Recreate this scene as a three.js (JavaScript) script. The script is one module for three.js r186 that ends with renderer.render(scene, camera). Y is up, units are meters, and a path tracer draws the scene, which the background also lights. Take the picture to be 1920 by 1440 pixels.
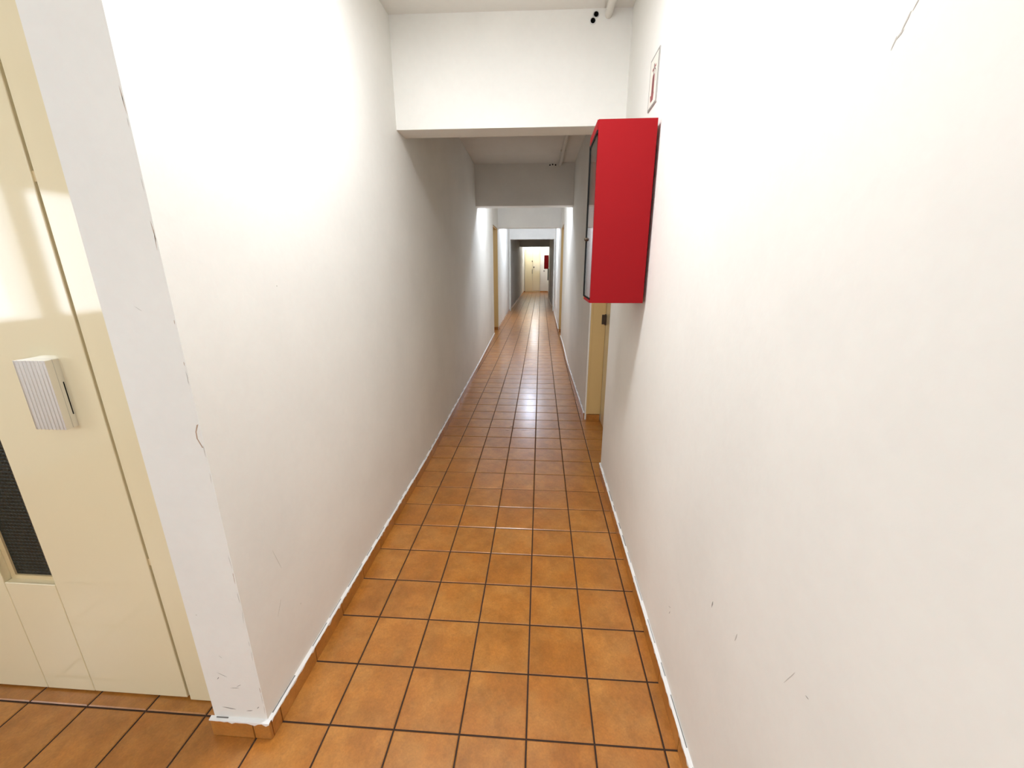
import * as THREE from 'three';
import { mergeGeometries } from 'three/addons/utils/BufferGeometryUtils.js';
import { RoundedBoxGeometry } from 'three/addons/geometries/RoundedBoxGeometry.js';
import { RectAreaLightUniformsLib } from 'three/addons/lights/RectAreaLightUniformsLib.js';

// ------------------------------------------------------------------ camera, sky, daylight, exposure
const scene = new THREE.Scene();
const camera = new THREE.PerspectiveCamera(2 * Math.atan(720 / 763.99) * 180 / Math.PI, 1920 / 1440, 0.03, 80);
camera.position.set(0, 1.41, 0);
camera.rotation.set(-0.2818, 0.0687, -0.0025, 'YXZ');
scene.add(camera);
const renderer = new THREE.WebGLRenderer();
renderer.toneMapping = THREE.LinearToneMapping;
renderer.toneMappingExposure = 1.22;
renderer.shadowMap.enabled = true;
RectAreaLightUniformsLib.init();
scene.background = new THREE.Color().setRGB(2.6, 2.9, 3.3);          // overcast daylight outside the lobby windows
function daylight(name, rgb, nits, [x, y, z], [dx, dz], w, h) {         // sky light entering through a window of the lobby
  const l = new THREE.RectAreaLight(new THREE.Color().setRGB(...rgb), nits, w, h);
  l.name = name; l.position.set(x, y, z); l.lookAt(x + dx, y, z + dz); scene.add(l);
}
daylight('daylight_side_window', [0.92, 0.98, 1.08], 3.2, [-3.57, 1.5, 0.505], [1, 0], 0.59, 0.88);
daylight('daylight_side_window_far', [0.92, 0.98, 1.08], 3.2, [-3.57, 1.5, 1.235], [1, 0], 0.59, 0.88);
daylight('daylight_rear_window', [1.0, 0.94, 0.83], 0.3, [-0.9, 1.6, 2.17], [0, -1], 2.3, 1.5);
const LAMP = { mouth: [70, [0.955, 0.99, 1.06]], second: [3.3, [0.86, 0.945, 1.12]], third: [4.6, [0.82, 0.93, 1.15]], far: [3.2, [0.94, 0.98, 1.03]] };   // strength (mouth: radiance of the panel, others: candela) and colour of the ceiling lamps

// ------------------------------------------------------------------ helpers
let seed = 12345;
const rnd = (a = 0, b = 1) => { seed = (seed * 1664525 + 1013904223) >>> 0; return a + (b - a) * (seed / 4294967296); };
const names = new Map();
function numbered(n) { const k = names.get(n) ?? 0; names.set(n, k + 1); return k ? `${n}_${String(k).padStart(3, '0')}` : n; }
function boxUV(g0, ox = 0, oy = 0) {                                   // uv in metres by the facing of each triangle
  const g = g0.index ? g0.toNonIndexed() : g0;
  const p = g.attributes.position, uv = new Float32Array(p.count * 2);
  const a = new THREE.Vector3(), b = new THREE.Vector3(), c = new THREE.Vector3(), n = new THREE.Vector3();
  for (let i = 0; i < p.count; i += 3) {
    a.fromBufferAttribute(p, i); b.fromBufferAttribute(p, i + 1); c.fromBufferAttribute(p, i + 2);
    n.copy(b).sub(a).cross(c.clone().sub(a));
    const ax = Math.abs(n.x), ay = Math.abs(n.y), az = Math.abs(n.z);
    [a, b, c].forEach((v, k) => {
      const [u, w] = ay >= ax && ay >= az ? [v.x, v.z] : ax >= az ? [v.z, v.y] : [v.x, v.y];
      uv[(i + k) * 2] = u + ox; uv[(i + k) * 2 + 1] = w + oy;
    });
  }
  g.setAttribute('uv', new THREE.BufferAttribute(uv, 2));
  return g;
}
function strip(g) { for (const k of Object.keys(g.attributes)) if (!['position', 'normal', 'uv'].includes(k)) g.deleteAttribute(k); return g; }
const merge = (list) => mergeGeometries(list.map((g) => strip(g.index ? g.toNonIndexed() : g)));
function mesh(name, g, m, parent = null) {
  const geos = Array.isArray(g) ? merge(g) : g;
  const o = new THREE.Mesh(geos, m);
  o.castShadow = o.receiveShadow = true;
  o.name = parent ? name : numbered(name);
  (parent ?? scene).add(o);
  return o;
}
function group(name, at = [0, 0, 0], turn = 0) {
  const o = new THREE.Group(); o.name = numbered(name); o.position.set(...at); o.rotation.y = turn; scene.add(o); return o;
}
function tag(o, label, category, grp, kind) {
  o.userData.label = label; o.userData.category = category;
  if (grp) o.userData.group = grp;
  if (kind) o.userData.kind = kind;
  return o;
}
const struct = (o, label, category) => tag(o, label, category, null, 'structure');
function box(x0, x1, y0, y1, z0, z1, r = 0) {
  const w = x1 - x0, h = y1 - y0, d = z1 - z0;
  const g = r ? new RoundedBoxGeometry(w, h, d, 2, r) : new THREE.BoxGeometry(w, h, d);
  g.translate((x0 + x1) / 2, (y0 + y1) / 2, (z0 + z1) / 2);
  return boxUV(g);
}
function plan(pts, y0, y1, bevel = 0) {                                // vertical prism over an outline given as [x, z]
  const s = new THREE.Shape(pts.map(([x, z]) => new THREE.Vector2(x, -z)));
  const g = new THREE.ExtrudeGeometry(s, { depth: y1 - y0 - 2 * bevel, bevelEnabled: bevel > 0, bevelThickness: bevel, bevelSize: bevel, bevelOffset: -bevel, bevelSegments: 2, curveSegments: 24 });
  g.rotateX(-Math.PI / 2); g.translate(0, y0 + bevel, 0);
  return boxUV(g);
}
function tube(a, b, r, seg = 14) {
  const A = new THREE.Vector3(...a), B = new THREE.Vector3(...b), d = B.clone().sub(A);
  const g = new THREE.CylinderGeometry(r, r, d.length(), seg);
  g.applyQuaternion(new THREE.Quaternion().setFromUnitVectors(new THREE.Vector3(0, 1, 0), d.clone().normalize()));
  g.translate(...A.add(B).multiplyScalar(0.5).toArray());
  return g;
}

// ------------------------------------------------------------------ textures: grain, blotches and fine relief
function lattice(n, s) { let q = s >>> 0; return Float32Array.from({ length: n * n }, () => { q = (q * 1664525 + 1013904223) >>> 0; return q / 4294967296; }); }
function noise(size, cells, s) {
  const L = lattice(cells, s), out = new Float32Array(size * size), sm = (t) => t * t * (3 - 2 * t);
  for (let y = 0; y < size; y++) for (let x = 0; x < size; x++) {
    const fx = x / size * cells, fy = y / size * cells, ix = Math.floor(fx), iy = Math.floor(fy), tx = sm(fx - ix), ty = sm(fy - iy);
    const a = L[iy % cells * cells + ix % cells], b = L[iy % cells * cells + (ix + 1) % cells], c = L[(iy + 1) % cells * cells + ix % cells], d = L[(iy + 1) % cells * cells + (ix + 1) % cells];
    out[y * size + x] = (a + (b - a) * tx) * (1 - ty) + (c + (d - c) * tx) * ty;
  }
  return out;
}
function fbm(size, octaves, s) {                                        // octaves: [[cells, weight], ...]
  const out = new Float32Array(size * size); let total = 0;
  octaves.forEach(([c, w], i) => { const n = noise(size, c, s + i * 77); for (let k = 0; k < out.length; k++) out[k] += n[k] * w; total += w; });
  for (let k = 0; k < out.length; k++) out[k] /= total;
  return out;
}
function tex(size, fill, metres, srgb = false) {
  const d = new Uint8Array(size * size * 4);
  for (let k = 0; k < size * size; k++) { const c = fill(k); for (let j = 0; j < 3; j++) d[k * 4 + j] = Math.max(0, Math.min(255, Math.round(c[j] * 255))); d[k * 4 + 3] = 255; }
  const t = new THREE.DataTexture(d, size, size);
  t.wrapS = t.wrapT = THREE.RepeatWrapping; t.magFilter = THREE.LinearFilter; t.minFilter = THREE.LinearMipmapLinearFilter; t.generateMipmaps = true;
  if (srgb) t.colorSpace = THREE.SRGBColorSpace;
  t.repeat.set(1 / metres, 1 / metres); t.needsUpdate = true;
  return t;
}
const plasterN = fbm(512, [[24, 1], [60, 1], [128, 0.8], [256, 0.5]], 11);
const plasterBump = tex(512, (k) => [plasterN[k], plasterN[k], plasterN[k]], 0.9);
const mottleN = fbm(512, [[3, 1], [7, 0.8], [19, 0.5], [90, 0.25], [200, 0.2]], 29);
const plasterTone = tex(512, (k) => { const v = 0.965 + 0.07 * (mottleN[k] - 0.5); return [v, v * 0.998, v * 0.994]; }, 2.3, true);
const clayA = fbm(1024, [[9, 1], [21, 1], [48, 0.7]], 5), clayB = fbm(1024, [[14, 1], [33, 0.8], [90, 0.5], [260, 0.5]], 91), clayF = fbm(1024, [[180, 1], [400, 1]], 57);
const clayTone = tex(1024, (k) => {
  const t = Math.max(0, Math.min(1, (clayA[k] - 0.5) * 2.6 + 0.5)), u = (clayB[k] - 0.5), f = (clayF[k] - 0.5) * 0.10;
  const m = 0.90 + 0.12 * u * 2 + f;
  return [m * (0.95 + 0.05 * t), m * (0.90 + 0.10 * t), m * (0.80 + 0.20 * t)];
}, 1.05, true);
const clayBump = tex(1024, (k) => { const v = clayA[k] * 0.6 + clayB[k] * 0.3 + clayF[k] * 0.1; return [v, v, v]; }, 1.05);
const brushN = fbm(512, [[10, 1], [26, 1], [64, 0.8], [150, 0.4]], 201);
const brushBump = tex(512, (k) => [brushN[k], brushN[k], brushN[k]], 0.5);
const wireGlass = tex(256, (k) => {                                     // pressed dimples of the lift door's obscure glass
  const x = (k % 256) / 256 * 16, y = Math.floor(k / 256) / 256 * 16;
  const fx = x - Math.floor(x) - 0.5, fy = y - Math.floor(y) - 0.5, v = Math.max(0, 1 - (fx * fx * 3.4 + fy * fy * 7)); return [v, v, v];
}, 0.19);

// ------------------------------------------------------------------ materials
const lin = (r, g, b) => new THREE.Color().setRGB(r, g, b);
const std = (color, roughness, more = {}) => new THREE.MeshPhysicalMaterial({ color, roughness, ...more });
const M = {
  wall: std(lin(0.93, 0.915, 0.855), 0.66, { map: plasterTone, bumpMap: plasterBump, bumpScale: 0.00035 }),
  ceiling: std(lin(0.90, 0.88, 0.82), 0.85, { map: plasterTone, bumpMap: plasterBump, bumpScale: 0.0004 }),
  trimWhite: std(lin(0.88, 0.87, 0.84), 0.5, { bumpMap: plasterBump, bumpScale: 0.0006 }),
  cream: std(lin(0.84, 0.735, 0.48), 0.5, { specularIntensity: 0.3, bumpMap: brushBump, bumpScale: 0.00022, clearcoat: 1, clearcoatRoughness: 0.05 }),
  creamDull: std(lin(0.70, 0.55, 0.30), 0.42, { bumpMap: brushBump, bumpScale: 0.0004 }),
  tan: std(lin(0.68, 0.475, 0.20), 0.42, { bumpMap: brushBump, bumpScale: 0.0003 }),
  grout: std(lin(0.045, 0.022, 0.012), 0.9),
  rawCut: std(lin(0.11, 0.06, 0.035), 0.85),
  red: std(lin(0.29, 0.003, 0.006), 0.6, { specularIntensity: 0.35, bumpMap: brushBump, bumpScale: 0.0001 }),
  black: std(lin(0.012, 0.012, 0.012), 0.85, { specularIntensity: 0.2 }),
  darkMetal: std(lin(0.09, 0.065, 0.045), 0.4, { metalness: 0.7 }),
  brass: std(lin(0.5, 0.33, 0.16), 0.35, { metalness: 0.9 }),
  chrome: std(lin(0.82, 0.82, 0.83), 0.13, { metalness: 1 }),
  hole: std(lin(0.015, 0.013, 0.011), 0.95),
  conduit: std(lin(0.76, 0.73, 0.66), 0.45),
  paint: std(lin(0.88, 0.87, 0.84), 0.55, { bumpMap: plasterBump, bumpScale: 0.002 }),
  crack: std(lin(0.20, 0.19, 0.17), 0.9),
  scuff: std(lin(0.30, 0.28, 0.25), 0.8),
  scuffPale: std(lin(0.60, 0.57, 0.51), 0.8),
  scuffBrown: std(lin(0.46, 0.32, 0.22), 0.8),
  liftGlass: std(lin(0.018, 0.021, 0.017), 0.3, { specularIntensity: 0.5, bumpMap: wireGlass, bumpScale: 0.004 }),
  glass: new THREE.MeshPhysicalMaterial({ color: 0xffffff, roughness: 0.02, transmission: 1, thickness: 0, ior: 1.5 }),
  shaft: std(lin(0.05, 0.05, 0.05), 0.9),
  opal: std(lin(0.9, 0.9, 0.88), 0.35),
};
const tileMats = [[0.62, 0.262, 0.052], [0.60, 0.249, 0.049], [0.635, 0.272, 0.057], [0.585, 0.240, 0.046]].map((c) =>
  std(lin(...c), 0.34, { map: clayTone, bumpMap: clayBump, bumpScale: 0.0005, clearcoat: 0.45, clearcoatRoughness: 0.2 }));

// ------------------------------------------------------------------ floor of square clay tiles
const P = 0.21, JOINT = 0.0056, GX = -0.651, GZ = -0.9093;              // pitch, joint width, one grid crossing
const floor = struct(group('floor'), 'brown glazed clay tile floor with dark joints running down the corridor', 'floor');
mesh('grout_bed', box(-4, 1.2, -0.12, -0.003, -24, 2.6), M.grout, floor);
function tileGeo(w, d, e = 0.003, h = 0.008) {                          // pillow-edged tile, top at y = 0, centred
  const x = w / 2, z = d / 2, xi = x - e, zi = z - e, v = [], put = (...q) => { for (const i of [0, 1, 2, 0, 2, 3]) v.push(...q[i]); };
  const A = [[-xi, 0, zi], [xi, 0, zi], [xi, 0, -zi], [-xi, 0, -zi]], B = [[-x, -e * 0.7, z], [x, -e * 0.7, z], [x, -e * 0.7, -z], [-x, -e * 0.7, -z]], C = B.map(([a, , c]) => [a, -h, c]);
  put(A[0], A[1], A[2], A[3]);
  for (let i = 0; i < 4; i++) { const j = (i + 1) % 4; put(B[i], B[j], A[j], A[i]); put(C[i], C[j], B[j], B[i]); }
  const g = new THREE.BufferGeometry(); g.setAttribute('position', new THREE.Float32BufferAttribute(v, 3)); g.computeVertexNormals();
  return g;
}
const tileVariants = Array.from({ length: 10 }, () => boxUV(tileGeo(P - JOINT, P - JOINT), rnd(0, 5), rnd(0, 5)));
const farTiles = [];
for (let r = -15; r < 108; r++) for (let c = -15; c < 6; c++) {           // r grows away from the camera
  const x = GX + (c + 0.5) * P, z = GZ - (r + 0.5) * P;
  const inCorridor = c >= (r > 22 ? -2 : -1) && c < 6 && r >= 0, inLobby = r < 1;
  if (!inCorridor && !inLobby) continue;
  const g = tileVariants[Math.floor(rnd(0, 9.99))], mi = Math.floor(rnd(0, 3.99)), turn = Math.floor(rnd(0, 3.99)) * Math.PI / 2;
  const ex = rnd(-0.0022, 0.0022), ez = rnd(-0.0022, 0.0022);
  if ((r <= 26 && r >= 0 && inCorridor) || (inLobby && r >= -1 && c >= -8)) {
    const o = mesh('floor_tile', g, tileMats[mi], floor);
    o.position.set(x, -0.0004, z); o.rotation.set(ex, turn, ez);
  } else {
    const m4 = new THREE.Matrix4().makeRotationFromEuler(new THREE.Euler(ex, turn, ez)).setPosition(x, -0.0004, z);
    farTiles.push(g.clone().applyMatrix4(m4));
  }
}
mesh('distant_floor_tiles', farTiles, tileMats[0], floor).userData.kind = 'stuff';

// ------------------------------------------------------------------ walls, ceiling, beams
const H = 2.675;
const L = [[-0.817, -0.866], [-0.818, -2.6], [-0.877, -5.8], [-0.948, -8.45]];
const L2 = [[-0.945, -9.35], [-0.995, -13.4], [-0.955, -19.2], [-0.925, -23.4]];
const R1 = [[0.447, 2.2], [0.447, -2.66]];
const R2 = [[0.437, -3.68], [0.412, -5.8], [0.424, -7.3], [0.42, -8.2]];
const R3 = [[0.412, -9.1], [0.43, -13.4], [0.37, -19.2], [0.42, -23.4]];
struct(mesh('ceiling', box(-4, 1.2, H, H + 0.15, -24, 2.6), M.ceiling), 'off-white plastered ceiling slab of the corridor and lobby', 'ceiling');
const wallLeft = struct(group('wall_left'), 'white plastered wall between the lift and the first recessed door', 'wall');
mesh('wall_section', plan([...L, [-1.2, -8.45], [-1.2, -4], [-0.989, -4], [-0.989, -0.866]], 0, H, 0.004), M.wall, wallLeft);
mesh('wall_section', plan([...L2, [-1.2, -23.4], [-1.2, -9.35]], 0, H, 0.004), M.wall, wallLeft);
mesh('recess_head', box(-1.2, -0.947, 2.19, H, -9.35, -8.45), M.wall, wallLeft);
const wallRight = struct(group('wall_right'), 'long white plastered wall carrying the red cabinet', 'wall');
mesh('wall_section', plan([...R1, [0.75, -2.66], [0.75, 2.2]], 0, H, 0.004), M.wall, wallRight);
mesh('wall_section', plan([...R2, [0.75, -8.2], [0.75, -3.68]], 0, H, 0.004), M.wall, wallRight);
mesh('wall_section', plan([...R3, [0.75, -23.4], [0.75, -9.1]], 0, H, 0.004), M.wall, wallRight);
mesh('recess_head', box(0.445, 0.75, 2.12, H, -3.68, -2.66), M.wall, wallRight);
mesh('recess_head', box(0.42, 0.75, 2.17, H, -9.1, -8.2), M.wall, wallRight);
mesh('recess_back', box(0.635, 0.75, 0, 2.12, -3.68, -2.66), M.wall, wallRight);
mesh('recess_back', box(0.59, 0.75, 0, 2.17, -9.1, -8.2), M.wall, wallRight);
mesh('recess_back', box(-1.2, -1.15, 0, 2.19, -9.35, -8.45), M.wall, wallLeft);
struct(mesh('wall_back', box(-1.2, 0.75, 0, H, -23.55, -23.4), M.wall), 'white wall closing the distant corridor end behind the cream double door', 'wall');
const wallFront = struct(group('wall_front'), 'white lobby wall around and above the cream lift door', 'wall');
mesh('wall_section', box(-3.6, -2.20, 0, H, -1.3, -0.866), M.wall, wallFront);
mesh('wall_section', box(-2.20, -0.989, 2.14, H, -1.3, -0.866), M.wall, wallFront);
const shaftWall = struct(group('wall_shaft'), 'dark lift shaft lining behind the lift door glass', 'wall');
mesh('wall_section', box(-2.2, -0.992, 0, 2.14, -1.34, -1.30), M.shaft, shaftWall);
const wallLobby = struct(group('wall_lobby'), 'white lobby walls with a pair of daylight windows behind the camera', 'wall');
for (const [x0, x1, y0, y1] of [[-3.8, -2.05, 0, H], [0.25, 0.75, 0, H], [-2.05, 0.25, 0, 0.85], [-2.05, 0.25, 2.35, H]]) mesh('wall_section', box(x0, x1, y0, y1, 2.2, 2.4), M.wall, wallLobby);
const rearWindow = struct(group('window_3'), 'wide white framed lobby window facing down the corridor', 'window');
for (const [x0, x1, y0, y1] of [[-2.05, 0.25, 0.85, 0.9], [-2.05, 0.25, 2.3, 2.35], ...[-2.05, -1.3, -0.54, 0.21].map((x) => [x, x + 0.04, 0.9, 2.3])]) mesh('window_frame', box(x0, x1, y0, y1, 2.24, 2.30), M.trimWhite, rearWindow);
for (const x of [-2.01, -1.26, -0.5]) mesh('pane', new THREE.PlaneGeometry(0.71, 1.4).translate(x + 0.355, 1.6, 2.27), M.glass, rearWindow);
const WIN = [[0.20, 0.81], [0.93, 1.54]], WY = [1.05, 1.95];
mesh('wall_section', box(-3.8, -3.6, 0, WY[0], -1.3, 2.2), M.wall, wallLobby);
mesh('wall_section', box(-3.8, -3.6, WY[1], H, -1.3, 2.2), M.wall, wallLobby);
for (const [z0, z1] of [[-1.3, 0.20], [0.81, 0.93], [1.54, 2.2]]) mesh('wall_section', box(-3.8, -3.6, WY[0], WY[1], z0, z1), M.wall, wallLobby);
WIN.forEach(([z0, z1], i) => {
  const w = struct(group(`window_${i + 1}`), i ? 'white framed lobby window farther from the lift wall' : 'white framed lobby window nearer the lift wall', 'window');
  const fr = (a, b, c, d) => mesh('window_frame', box(-3.68, -3.62, c, d, a, b), M.trimWhite, w);
  fr(z0, z1, WY[0], WY[0] + 0.03); fr(z0, z1, WY[1] - 0.03, WY[1]); fr(z0, z0 + 0.025, WY[0] + 0.03, WY[1] - 0.03); fr(z1 - 0.025, z1, WY[0] + 0.03, WY[1] - 0.03);
  const g = new THREE.PlaneGeometry(z1 - z0 - 0.05, WY[1] - WY[0] - 0.06); g.rotateY(Math.PI / 2); g.translate(-3.65, (WY[0] + WY[1]) / 2, (z0 + z1) / 2); mesh('pane', g, M.glass, w);
});

// beams: outline in the front plane with holes where cables enter
function beam(label, x0, x1, y0, zl, zr, t, holes = [], hr = 0.014, y0r = y0) {
  const b = struct(group('beam'), label, 'beam');
  const slope = (zr - zl) / (x1 - x0), len = x1 - x0;
  const s = new THREE.Shape([[x0, y0], [x1, y0r], [x1, H], [x0, H]].map((q) => new THREE.Vector2(...q)));
  for (const [hx, hy] of holes) { const p = new THREE.Path(); p.absarc(hx, hy, hr, 0, Math.PI * 2, true); s.holes.push(p); }
  const face = new THREE.ExtrudeGeometry(s, { depth: 0.06, bevelEnabled: false, curveSegments: 16 }); face.translate(0, 0, -0.06);
  const s2 = new THREE.Shape([[x0, y0], [x1, y0r], [x1, H], [x0, H]].map((q) => new THREE.Vector2(...q)));
  const back = new THREE.ExtrudeGeometry(s2, { depth: t - 0.06, bevelEnabled: false }); back.translate(0, 0, -t);
  const shear = (g) => { const p = g.attributes.position; for (let i = 0; i < p.count; i++) p.setZ(i, p.getZ(i) + zl + (p.getX(i) - x0) * slope); g.computeVertexNormals(); return boxUV(g); };
  mesh('beam_body', [shear(face), shear(back)], M.wall, b);
  for (const [hx, hy] of holes) {
    const zz = zl + (hx - x0) * slope;
    const lining = new THREE.LatheGeometry([[hr * 1.02, 0.001], [hr * 0.96, 0.001], [hr * 0.96, -0.055], [0, -0.055]].map((q) => new THREE.Vector2(...q)), 18); lining.rotateX(Math.PI / 2); lining.translate(hx, hy, zz);
    mesh('cable_hole', lining, M.hole, b);
    const ring = new THREE.TorusGeometry(hr * 1.18, 0.003, 6, 20); ring.translate(hx, hy, zz);
    mesh('hole_rim', ring, M.paint, b);
  }
  return b;
}
beam('white beam over the corridor mouth with two dark cable holes', -0.819, 0.449, 2.142, -2.535, -2.565, 0.155, [[0.262, 2.655], [0.247, 2.628]].map(([x, y]) => [x, y - 0.004]), 0.0125, 2.146);
beam('beam with three small cable holes ahead of the bright bay', -0.879, 0.42, 2.172, -5.8, -5.82, 0.2, [[0.094, 2.652], [0.129, 2.658], [0.166, 2.652]], 0.010);
beam('beam over the facing pair of recessed doors', -0.947, 0.422, 2.205, -9.42, -9.45, 0.2);
beam('beam between the bright bay and the dark bay', -1.0, 0.44, 2.205, -13.4, -13.4, 0.2);
beam('beam at the lit corridor end before the double door', -0.96, 0.40, 2.235, -19.2, -19.2, 0.2);
for (const [x0, x1, side] of [[-1.0, -0.962, 'lift'], [0.398, 0.44, 'cabinet']]) {
  struct(mesh('pilaster', box(x0, x1, 0, 2.205, -13.6, -13.4, 0.004), M.wall), `shallow white pilaster under the far beam on the ${side} wall`, 'pilaster');
}

// ------------------------------------------------------------------ tile skirting with its painted top edge
function skirting(name, label, runs, out) {                               // runs: wall foot points [x, z]; out: which side the corridor lies on
  const b = struct(group(name), label, 'baseboard');
  const T = 0.011, SH = 0.064;
  for (const run of runs) for (let i = 0; i + 1 < run.length; i++) {
    const [ax, az] = run[i], [bx, bz] = run[i + 1], len = Math.hypot(bx - ax, bz - az), dir = Math.atan2(-(bz - az), bx - ax);
    const place = (o) => { o.position.set(ax, 0, az); o.rotation.y = dir; };
    let firstCut = az === bz ? len - 0.056 : (((bz < az ? az - GZ : GZ - az) % P) + P) % P;
    if (firstCut < 0.03) firstCut += P;
    const cuts = [0]; for (let q = firstCut; q < len - 0.02; q += P) cuts.push(q); cuts.push(len);
    for (let k = 0; k + 1 < cuts.length; k++) {
      const a = cuts[k] + 0.0015, e = cuts[k + 1] - 0.0015;
      const g = new RoundedBoxGeometry(e - a, SH - rnd(0, 0.002), T, 1, 0.0015); g.translate((a + e) / 2, SH / 2, out * T / 2);
      const o = mesh('skirting_tile', boxUV(g, rnd(0, 3), rnd(0, 3)), tileMats[Math.floor(rnd(0, 3.99))], b); place(o);
    }
    if (Math.max(az, bz) < -9.3) continue;
    const n = Math.max(4, Math.round(len / 0.012)), v = [], f = out * (T + 0.0008), top = SH + 0.0025;
    const low = Array.from({ length: n + 1 }, () => SH - 0.001 - Math.pow(rnd(), 4) * 0.011);
    const quad = (p, q, r, t) => { const l = out > 0 ? [p, q, r, p, r, t] : [p, r, q, p, t, r]; for (const w of l) v.push(...w); };
    for (let k = 0; k < n; k++) {
      const x0 = len * k / n, x1 = len * (k + 1) / n;
      quad([x0, low[k], f], [x1, low[k + 1], f], [x1, top, f], [x0, top, f]);
      quad([x0, top, f], [x1, top, f], [x1, top + 0.003, 0], [x0, top + 0.003, 0]);
    }
    const pg = new THREE.BufferGeometry(); pg.setAttribute('position', new THREE.Float32BufferAttribute(v, 3)); pg.computeVertexNormals();
    place(mesh('paint_edge', boxUV(pg), M.paint, b));
    if (Math.max(az, bz) < -5) continue;
    const cr = [];
    for (let q = 0.02; q < len - 0.1;) { const l = rnd(0.03, 0.16), w = rnd(0.0012, 0.0032); const c = new THREE.BoxGeometry(l, 0.0025, w); c.translate(q + l / 2, top + 0.0025, out * (0.0018 + rnd(0, 0.002))); cr.push(boxUV(c)); q += l + rnd(0.01, 0.12); }
    if (cr.length) place(mesh('paint_crack', cr, M.crack, b));
  }
  return b;
}
// a run is walked so that the corridor lies on its local +z side (out = 1)
skirting('baseboard_left', 'brown tile skirting with ragged white paint along the lift side wall', [L, L2, [[-1.0, -0.866], [-0.806, -0.866]]], 1);
skirting('baseboard_right', 'brown tile skirting with white paint below the red cabinet wall', [[[0.447, -2.66], [0.447, 0.3]], [...R2].reverse(), [...R3].reverse()], 1);
skirting('baseboard_back', 'brown tile skirting on the far end wall', [[[-0.925, -23.4], [-0.865, -23.4]], [[-0.04, -23.4], [0.42, -23.4]]], 1);

// ------------------------------------------------------------------ lift door, frame, handle
const trim1 = struct(group('trim_1'), 'cream painted lift door frame beside the white pillar', 'door frame');
mesh('jamb', box(-1.157, -0.992, 0.004, 2.13, -1.05, -0.950, 0.002), M.cream, trim1);
mesh('jamb', box(-2.195, -2.03, 0.004, 2.13, -1.05, -0.950, 0.002), M.cream, trim1);
mesh('head', box(-2.03, -1.157, 2.05, 2.13, -1.05, -0.950, 0.002), M.cream, trim1);
mesh('door_stop', box(-1.187, -1.157, 0.004, 2.05, -1.05, -1.0, 0.001), M.creamDull, trim1);
const lift = struct(group('door_1', [-1.60, 0, -0.955]), 'glossy cream lift door with ribbed chrome handle and narrow dark glass', 'door');
const DX = -1.60;
const leafBox = (x0, x1, y0, y1, d = 0.04) => box(x0 - DX, x1 - DX, y0, y1, -d, 0, 0.0025);
mesh('door_panel', leafBox(-1.508, -1.172, 0.006, 2.04), M.cream, lift);
mesh('door_panel', leafBox(-2.018, -1.685, 0.006, 2.04), M.cream, lift);
mesh('center_panel', leafBox(-1.683, -1.510, 0.006, 0.449, 0.039), M.cream, lift);
mesh('center_panel', leafBox(-1.683, -1.510, 1.60, 2.04, 0.039), M.cream, lift);
mesh('glass_pane', box(-1.684 - DX, -1.509 - DX, 0.45, 1.60, -0.036, -0.026), M.liftGlass, lift);
mesh('glazing_bead', [box(-1.684 - DX, -1.667 - DX, 0.45, 1.60, -0.026, -0.021), box(-1.684 - DX, -1.509 - DX, 0.449, 0.462, -0.026, -0.020)], M.creamDull, lift);
const hp = [];                                                           // handle section: ribbed front, stepped sides (x right, z out)
const hw = 0.044;
hp.push([-hw + 0.003, 0], [-hw + 0.003, 0.014], [-hw + 0.006, 0.0155], [-hw, 0.018], [-hw, 0.0335]);
const ribs = 8, rw = 2 * hw / ribs;
for (let k = 0; k < ribs; k++) for (let j = 0; j <= 6; j++) { const t = j / 6; hp.push([-hw + rw * (k + 0.08 + 0.84 * t), 0.0305 + 0.0045 * Math.sin(Math.PI * t)]); }
hp.push([hw, 0.0335], [hw, 0.018], [hw - 0.006, 0.0155], [hw - 0.003, 0.014], [hw - 0.003, 0]);
const hg = plan(hp.map(([x, z]) => [x, z]).reverse(), 0, 0.187); hg.translate(-1.291 - DX, 0.995, 0);
const handle = mesh('handle', hg, M.chrome, lift); handle.userData.label = 'ribbed chrome pull handle';
mesh('handle_slot', box(-1.291 - DX + hw - 0.0035, -1.291 - DX + hw - 0.0025, 1.03, 1.12, 0.004, 0.0062), M.black, handle);
for (const y of [1.612, 0.55]) mesh('latch', box(-1.174 - DX, -1.160 - DX, y - 0.012, y + 0.012, -0.02, -0.004, 0.002), M.creamDull, lift);

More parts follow.
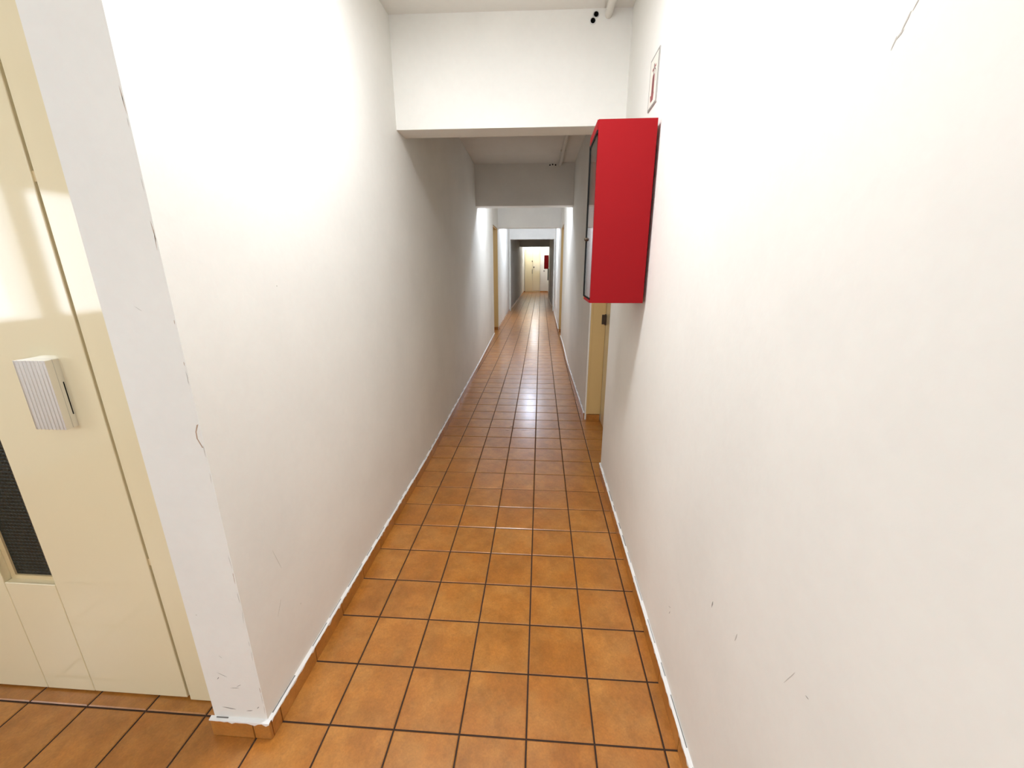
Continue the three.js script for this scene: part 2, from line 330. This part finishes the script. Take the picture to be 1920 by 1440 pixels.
// ------------------------------------------------------------------ recessed doors
function recessDoor(idx, frameLabel, doorLabel, z0, z1, xWall, depth, side, top, hinge) {   // z0 near, z1 far; side +1 = right wall
  const t = struct(group(`trim_${idx}`), frameLabel, 'door frame');
  const xa = xWall, xb = xWall + side * depth, lo = Math.min(xa, xb), hi = Math.max(xa, xb), base = 0.066;
  mesh('jamb', box(lo + (side > 0 ? 0.004 : 0), hi - (side < 0 ? 0.004 : 0), base, top, z1, z1 + 0.022, 0.002), M.tan, t);
  mesh('jamb', box(lo + (side > 0 ? 0.02 : 0), hi - (side < 0 ? 0.02 : 0), base, top, z0 - 0.022, z0, 0.002), M.tan, t);
  mesh('head', box(lo + (side > 0 ? 0.02 : 0), hi - (side < 0 ? 0.02 : 0), top - 0.022, top, z1 + 0.022, z0 - 0.022, 0.002), M.tan, t);
  mesh('jamb_bead', box(hi === xa ? xa - 0.02 : xa + 0.003, hi === xa ? xa - 0.003 : xa + 0.02, base, top, z1 + 0.022, z1 + 0.028, 0.001), M.tan, t);
  const sk = boxUV(new RoundedBoxGeometry(depth - 0.012, 0.062, 0.03, 1, 0.0015), rnd(0, 3), rnd(0, 3)); sk.translate((lo + hi) / 2, 0.031, z1 + 0.015);
  mesh('skirting_tile', sk, tileMats[1], t);
  const d = struct(group(`door_${idx}`, [xb, 0, (z0 + z1) / 2]), doorLabel, 'door');
  const w = (z0 - z1) / 2 - 0.026;
  mesh('door_leaf', box(side > 0 ? 0 : -0.04, side > 0 ? 0.04 : 0, 0.008, top - 0.026, -w, w, 0.003), M.cream, d);
  if (hinge) {
    for (const y of [hinge, 1.78]) {
      const h = mesh('hinge', [box(-0.004, 0.001, y - 0.042, y + 0.042, -w + 0.001, -w + 0.032, 0.001), box(-0.036, -0.006, y - 0.042, y + 0.042, -w - 0.004, -w + 0.001, 0.001)], M.darkMetal, d);
      mesh('hinge_pin', tube([-0.006, y - 0.047, -w + 0.003], [-0.006, y + 0.047, -w + 0.003], 0.006), M.darkMetal, h);
    }
  }
}
recessDoor(2, 'cream door frame recessed just past the red cabinet', 'cream door with dark hinge recessed past the red cabinet', -2.66, -3.68, 0.445, 0.135, 1, 2.12, 0.955);
recessDoor(3, 'cream door frame recessed in the lift side wall', 'cream door recessed in the lift side wall', -8.45, -9.35, -0.95, 0.15, -1, 2.19, 0);
recessDoor(4, 'cream door frame in the bright bay on the cabinet side', 'cream door in the bright bay on the cabinet side', -8.2, -9.1, 0.415, 0.12, 1, 2.17, 0);

// far double door in the end wall
const dd = struct(group('door_5', [-0.45, 0, -23.4]), 'cream double door closing the far corridor end', 'door');
mesh('door_leaf', box(-0.395, -0.004, 0.075, 2.25, 0.004, 0.04, 0.003), M.cream, dd);
mesh('door_leaf', box(0.004, 0.375, 0.1, 2.25, 0.004, 0.035, 0.003), M.cream, dd);
mesh('threshold', box(-0.41, 0.40, 0, 0.07, 0.002, 0.04, 0.002), M.creamDull, dd);
mesh('door_frame', [box(-0.425, -0.398, 0.07, 2.28, 0.002, 0.05), box(0.378, 0.405, 0.07, 2.28, 0.002, 0.05), box(-0.398, 0.378, 2.253, 2.28, 0.002, 0.05)], M.cream, dd);
mesh('lock', box(-0.045, -0.006, 1.62, 1.69, 0.04, 0.055, 0.004), M.darkMetal, dd);
mesh('knob', (() => { const g = new THREE.SphereGeometry(0.035, 14, 10); g.translate(0.065, 1.345, 0.07); return boxUV(g); })(), M.darkMetal, dd);
mesh('pull_plate', box(-0.03, -0.008, 1.0, 1.24, 0.04, 0.05, 0.003), M.darkMetal, dd);
const sw = tag(group('wall_switch', [0.18, 1.146, -23.4]), 'small grey wall switch on the far end wall beside the double door', 'switch');
mesh('switch_plate', box(-0.035, 0.035, -0.035, 0.035, 0, 0.01, 0.003), std(lin(0.45, 0.46, 0.47), 0.5), sw);
mesh('switch_rocker', box(-0.014, 0.014, -0.02, 0.02, 0.01, 0.016, 0.002), M.darkMetal, sw);
const pnl = tag(group('wall_panel', [0.405, 0.98, -22.2]), 'narrow dark upright panel on the wall under the distant red cabinet', 'panel');
mesh('panel_body', box(-0.045, 0, -0.29, 0.29, -0.2, 0.2, 0.004), M.black, pnl);

// ------------------------------------------------------------------ red hose cabinet
function cabinet(label, x, y, z) {                                        // origin: lower corner next to the wall at its near side
  const c = tag(group('hose_cabinet', [x, y, z]), label, 'cabinet', 'red wall cabinets');
  const W = 0.222, Ht = 0.69, D = 0.245, s = 0.0025;                       // out from the wall, height, along the wall
  mesh('near_side', box(-W, 0, 0, Ht, -s, 0, 0.001), M.red, c);
  mesh('far_side', box(-W, 0, 0, Ht, -D, -D + s, 0.001), M.red, c);
  mesh('top', box(-W, 0, Ht - s, Ht, -D + s, -s), M.red, c);
  mesh('bottom', box(-W, 0, 0, s, -D + s, -s), M.red, c);
  mesh('back', box(-s, 0, s, Ht - s, -D + s, -s), M.red, c);
  mesh('wall_bracket', box(0, 0.0135, 0.08, Ht - 0.08, -D + 0.03, -0.05), M.black, c);
  const d = mesh('door_top_rail', box(-W - 0.004, -W, Ht - 0.035, Ht - 0.001, -D + 0.001, -0.003), M.red, c);
  mesh('door_bottom_rail', box(-W - 0.004, -W, 0.001, 0.014, -D + 0.001, -0.003), M.red, c);
  mesh('gasket', [box(-W - 0.006, -W, 0.014, Ht - 0.035, -D + 0.001, -D + 0.02), box(-W - 0.005, -W, Ht - 0.047, Ht - 0.035, -D + 0.02, -0.003), box(-W - 0.005, -W, 0.014, 0.02, -D + 0.02, -0.003)], M.black, d);
  mesh('glass_pane', box(-W - 0.003, -W - 0.001, 0.02, Ht - 0.047, -D + 0.02, -0.003), M.glass, d);
  mesh('latch', (() => { const g = new THREE.SphereGeometry(0.008, 12, 8); g.translate(-W - 0.006, 0.27, -D + 0.022); return boxUV(g); })(), M.darkMetal, d);
  mesh('hinge', box(-W - 0.007, -W, 0.0, 0.012, -D + 0.002, -D + 0.03, 0.002), M.brass, d);
  const reel = new THREE.TorusGeometry(0.075, 0.022, 10, 28); reel.rotateY(Math.PI / 2); reel.translate(-0.09, 0.24, -D / 2);
  mesh('hose_coil', boxUV(reel), M.conduit, c);
  return c;
}
cabinet('bright red hose cabinet with a glass front hung below the white sign', 0.4335, 1.257, -1.79);
cabinet('distant dark red cabinet on the wall by the cream double door', 0.40, 1.26, -22.45);

// sign plate above it
const cv = document.createElement('canvas'); cv.width = 256; cv.height = 352;
const cx = cv.getContext('2d');
cx.fillStyle = '#ece6da'; cx.fillRect(0, 0, 256, 352);
cx.strokeStyle = '#8d8981'; cx.lineWidth = 12; cx.strokeRect(6, 6, 244, 340);
cx.fillStyle = '#8e2f30'; cx.strokeStyle = '#8e2f30';
cx.beginPath(); cx.moveTo(92, 160); cx.quadraticCurveTo(92, 128, 128, 128); cx.quadraticCurveTo(164, 128, 164, 160); cx.lineTo(168, 262); cx.lineTo(88, 262); cx.closePath(); cx.fill();
cx.beginPath(); cx.moveTo(60, 262); cx.lineTo(176, 262); cx.lineTo(160, 312); cx.lineTo(84, 312); cx.closePath(); cx.fill();
cx.fillStyle = '#4a2a26'; cx.fillRect(118, 60, 20, 66); cx.fillRect(120, 128, 16, 130);
cx.fillStyle = '#9a4a46'; cx.fillRect(76, 84, 40, 18); cx.fillRect(142, 78, 44, 18);
cx.strokeStyle = '#5a4a40'; cx.lineWidth = 8; cx.beginPath(); cx.moveTo(142, 96); cx.quadraticCurveTo(214, 116, 196, 196); cx.stroke();
const signTex = new THREE.CanvasTexture(cv); signTex.colorSpace = THREE.SRGBColorSpace;
const sign = tag(group('sign_plate', [0.447, 2.13, -1.965]), 'small white sign plate with a red extinguisher symbol above the red cabinet', 'sign');
mesh('plate', box(-0.004, 0, -0.094, 0.094, -0.066, 0.066, 0.001), std(lin(0.42, 0.40, 0.37), 0.5), sign);
const pic = new THREE.PlaneGeometry(0.128, 0.184); pic.rotateY(-Math.PI / 2); pic.translate(-0.0046, 0, 0);
mesh('symbol', pic, std(lin(1, 1, 1), 0.45, { map: signTex }), sign);

// ------------------------------------------------------------------ ceiling conduits
function conduit(label, a, b, clips) {
  const c = tag(group('conduit'), label, 'conduit', null);
  mesh('pipe', boxUV(tube(a, b, 0.019, 20).toNonIndexed()), M.conduit, c);
  for (const t of clips) { const p = a.map((v, i) => v + (b[i] - v) * t); mesh('clip', box(p[0] - 0.03, p[0] + 0.03, p[1] + 0.006, H - 0.001, p[2] - 0.009, p[2] + 0.009, 0.002), M.conduit, c); }
  return c;
}
conduit('off-white ceiling conduit ending at the corridor mouth beam', [0.325, 2.648, 1.5], [0.325, 2.648, -2.565], [0.3, 0.7]);
conduit('off-white ceiling conduit in the dim bay running to the three holes', [0.262, 2.646, -2.725], [0.222, 2.646, -5.815], [0.35, 0.8]);

// ------------------------------------------------------------------ ceiling lamps
function ceilingLamp(label, x, z, key, glow) {                            // round opal dome on a white base plate
  const [power, rgb] = LAMP[key];
  const l = tag(group('ceiling_lamp', [x, H, z]), label, 'lamp');
  mesh('base_plate', boxUV(new THREE.CylinderGeometry(0.13, 0.13, 0.02, 32).translate(0, -0.011, 0)), M.trimWhite, l);
  const prof = [[0.0, -0.105], [0.05, -0.101], [0.09, -0.086], [0.115, -0.06], [0.12, -0.022], [0.0, -0.0215]].map((q) => new THREE.Vector2(...q));
  mesh('opal_shade', boxUV(new THREE.LatheGeometry(prof, 32)), std(lin(0.9, 0.9, 0.88), 0.35, { emissive: lin(...rgb), emissiveIntensity: glow }), l);
  const p = new THREE.PointLight(lin(...rgb), power, 0, 2); p.position.set(0, -0.065, 0); p.castShadow = true; p.shadow.radius = 5.5; l.add(p);
}
{                                                                          // square flush panel over the corridor mouth, its diffuser facing down
  const [nits, rgb] = LAMP.mouth, w = 0.3, x = -0.29, z = -1.3;
  const l = tag(group('ceiling_lamp', [x, H, z]), 'square white ceiling lamp panel between the lift pillar and the first beam', 'lamp');
  mesh('housing', box(-w / 2 - 0.012, w / 2 + 0.012, -0.03, -0.001, -w / 2 - 0.012, w / 2 + 0.012, 0.004), M.trimWhite, l);
  mesh('diffuser', box(-w / 2, w / 2, -0.034, -0.03, -w / 2, w / 2, 0.001), std(lin(0.9, 0.9, 0.88), 0.4, { emissive: lin(...rgb), emissiveIntensity: 3 }), l);
  const p = new THREE.RectAreaLight(lin(...rgb), nits, w, w); p.name = 'mouth_panel'; p.position.set(x, H - 0.037, z); p.lookAt(x, 0, z); scene.add(p);
}
ceilingLamp('round opal ceiling lamp behind the three hole beam', -0.22, -6.5, 'second', 4);
ceilingLamp('round opal ceiling lamp past the facing pair of doors', -0.25, -11.2, 'third', 5);
ceilingLamp('round opal ceiling lamp above the corridor end', -0.3, -22.75, 'far', 4);

// ------------------------------------------------------------------ scuffs and chips on the paint
function flake(parent, m, pts, at, axis) {                                 // flat chip: pts in wall plane (along, up) metres
  const s = new THREE.Shape(pts.map((q) => new THREE.Vector2(...q)));
  const g = new THREE.ExtrudeGeometry(s, { depth: 0.0004, bevelEnabled: false });
  if (axis === 'right') g.rotateY(-Math.PI / 2); else if (axis === 'left') g.rotateY(Math.PI / 2);
  g.translate(...at);
  mesh('scuff', boxUV(g), m, parent);
}
const streak = (l, w, a) => { const c = Math.cos(a), s = Math.sin(a); return [[-l / 2, 0], [-l / 6, w / 2], [l / 3, w / 3], [l / 2, 0], [l / 6, -w / 2]].map(([x, y]) => [x * c - y * s, x * s + y * c]); };
for (const [z, y, l, w, a] of [[-0.867, 0.587, 0.02, 0.004, 1.5], [-1.13, 0.318, 0.022, 0.003, 0.5], [-1.125, 0.30, 0.016, 0.002, 1.2], [-0.746, 0.615, 0.024, 0.003, 1.4], [-0.575, 0.715, 0.05, 0.0012, 1.2],
  [-0.642, 1.70, 0.02, 0.0025, 1.1], [-0.648, 1.689, 0.012, 0.003, 0.6], [-0.655, 1.683, 0.014, 0.002, 1.2], [-0.63, 1.715, 0.018, 0.0015, 1.0], [-0.53, 0.73, 0.008, 0.0015, 0.2]])
  flake(wallRight, l > 0.021 || y > 1 ? M.scuffPale : M.scuff, streak(l, w, a), [0.4468, y, z], 'right');
for (const [z, y, l, w, a] of [[-1.247, 1.352, 0.005, 0.004, 0.3], [-1.03, 0.52, 0.09, 0.0012, -1.3], [-1.0, 0.36, 0.05, 0.001, 1.0], [-1.1, 0.28, 0.006, 0.003, 1]])
  flake(wallLeft, M.scuffPale, streak(l, w, a), [-0.8168, y, z], 'left');
for (const [x, y, l, w, a] of [[-0.93, 0.24, 0.035, 0.0016, -0.5], [-0.945, 0.225, 0.012, 0.003, 1], [-0.90, 0.19, 0.03, 0.002, 0.1], [-0.885, 0.2, 0.02, 0.0018, 0.6], [-0.935, 0.105, 0.045, 0.004, -0.15], [-0.87, 0.1, 0.022, 0.003, 0.2], [-0.84, 0.115, 0.012, 0.003, 0.9],
  [-0.92, 0.31, 0.014, 0.002, -0.8], [-0.9, 1.32, 0.02, 0.0015, -0.6], [-0.96, 0.46, 0.006, 0.003, 0]])
  flake(wallLeft, y < 0.25 ? M.scuff : M.scuffPale, streak(l, w, a), [x, y, -0.8662], 'front');
for (let k = 0; k < 26; k++) { const y = rnd(0.08, 1.9); flake(wallLeft, k % 3 ? M.scuffPale : M.scuffBrown, streak(rnd(0.008, 0.05), 0.0016, Math.PI / 2 + rnd(-0.1, 0.1)), [-0.8208, y, -0.8662], 'front'); }
flake(wallLeft, M.scuffBrown, [[-0.004, 0.03], [0.001, 0.032], [-0.008, 0.012], [-0.009, -0.006], [0.0, -0.03], [-0.003, -0.03], [-0.012, -0.006], [-0.011, 0.012]], [-0.8215, 1.012, -0.8662], 'front');

const dirt = std(lin(0.16, 0.075, 0.03), 0.8);                              // dried smears on two tiles in the dim bay
for (const [x, z, l, w, a] of [[-0.243, -3.455, 0.05, 0.012, 0.5], [-0.275, -3.37, 0.035, 0.008, -0.2], [-0.215, -3.42, 0.03, 0.008, 1.2], [-0.12, -3.385, 0.06, 0.005, 0.3], [-0.07, -3.40, 0.04, 0.004, 0.6]]) {
  const g = new THREE.ExtrudeGeometry(new THREE.Shape(streak(l, w, a).map((q) => new THREE.Vector2(...q))), { depth: 0.0004, bevelEnabled: false }); g.rotateX(-Math.PI / 2); g.translate(x, 0.0002, z);
  mesh('smear', boxUV(g), dirt, floor);
}

renderer.render(scene, camera);
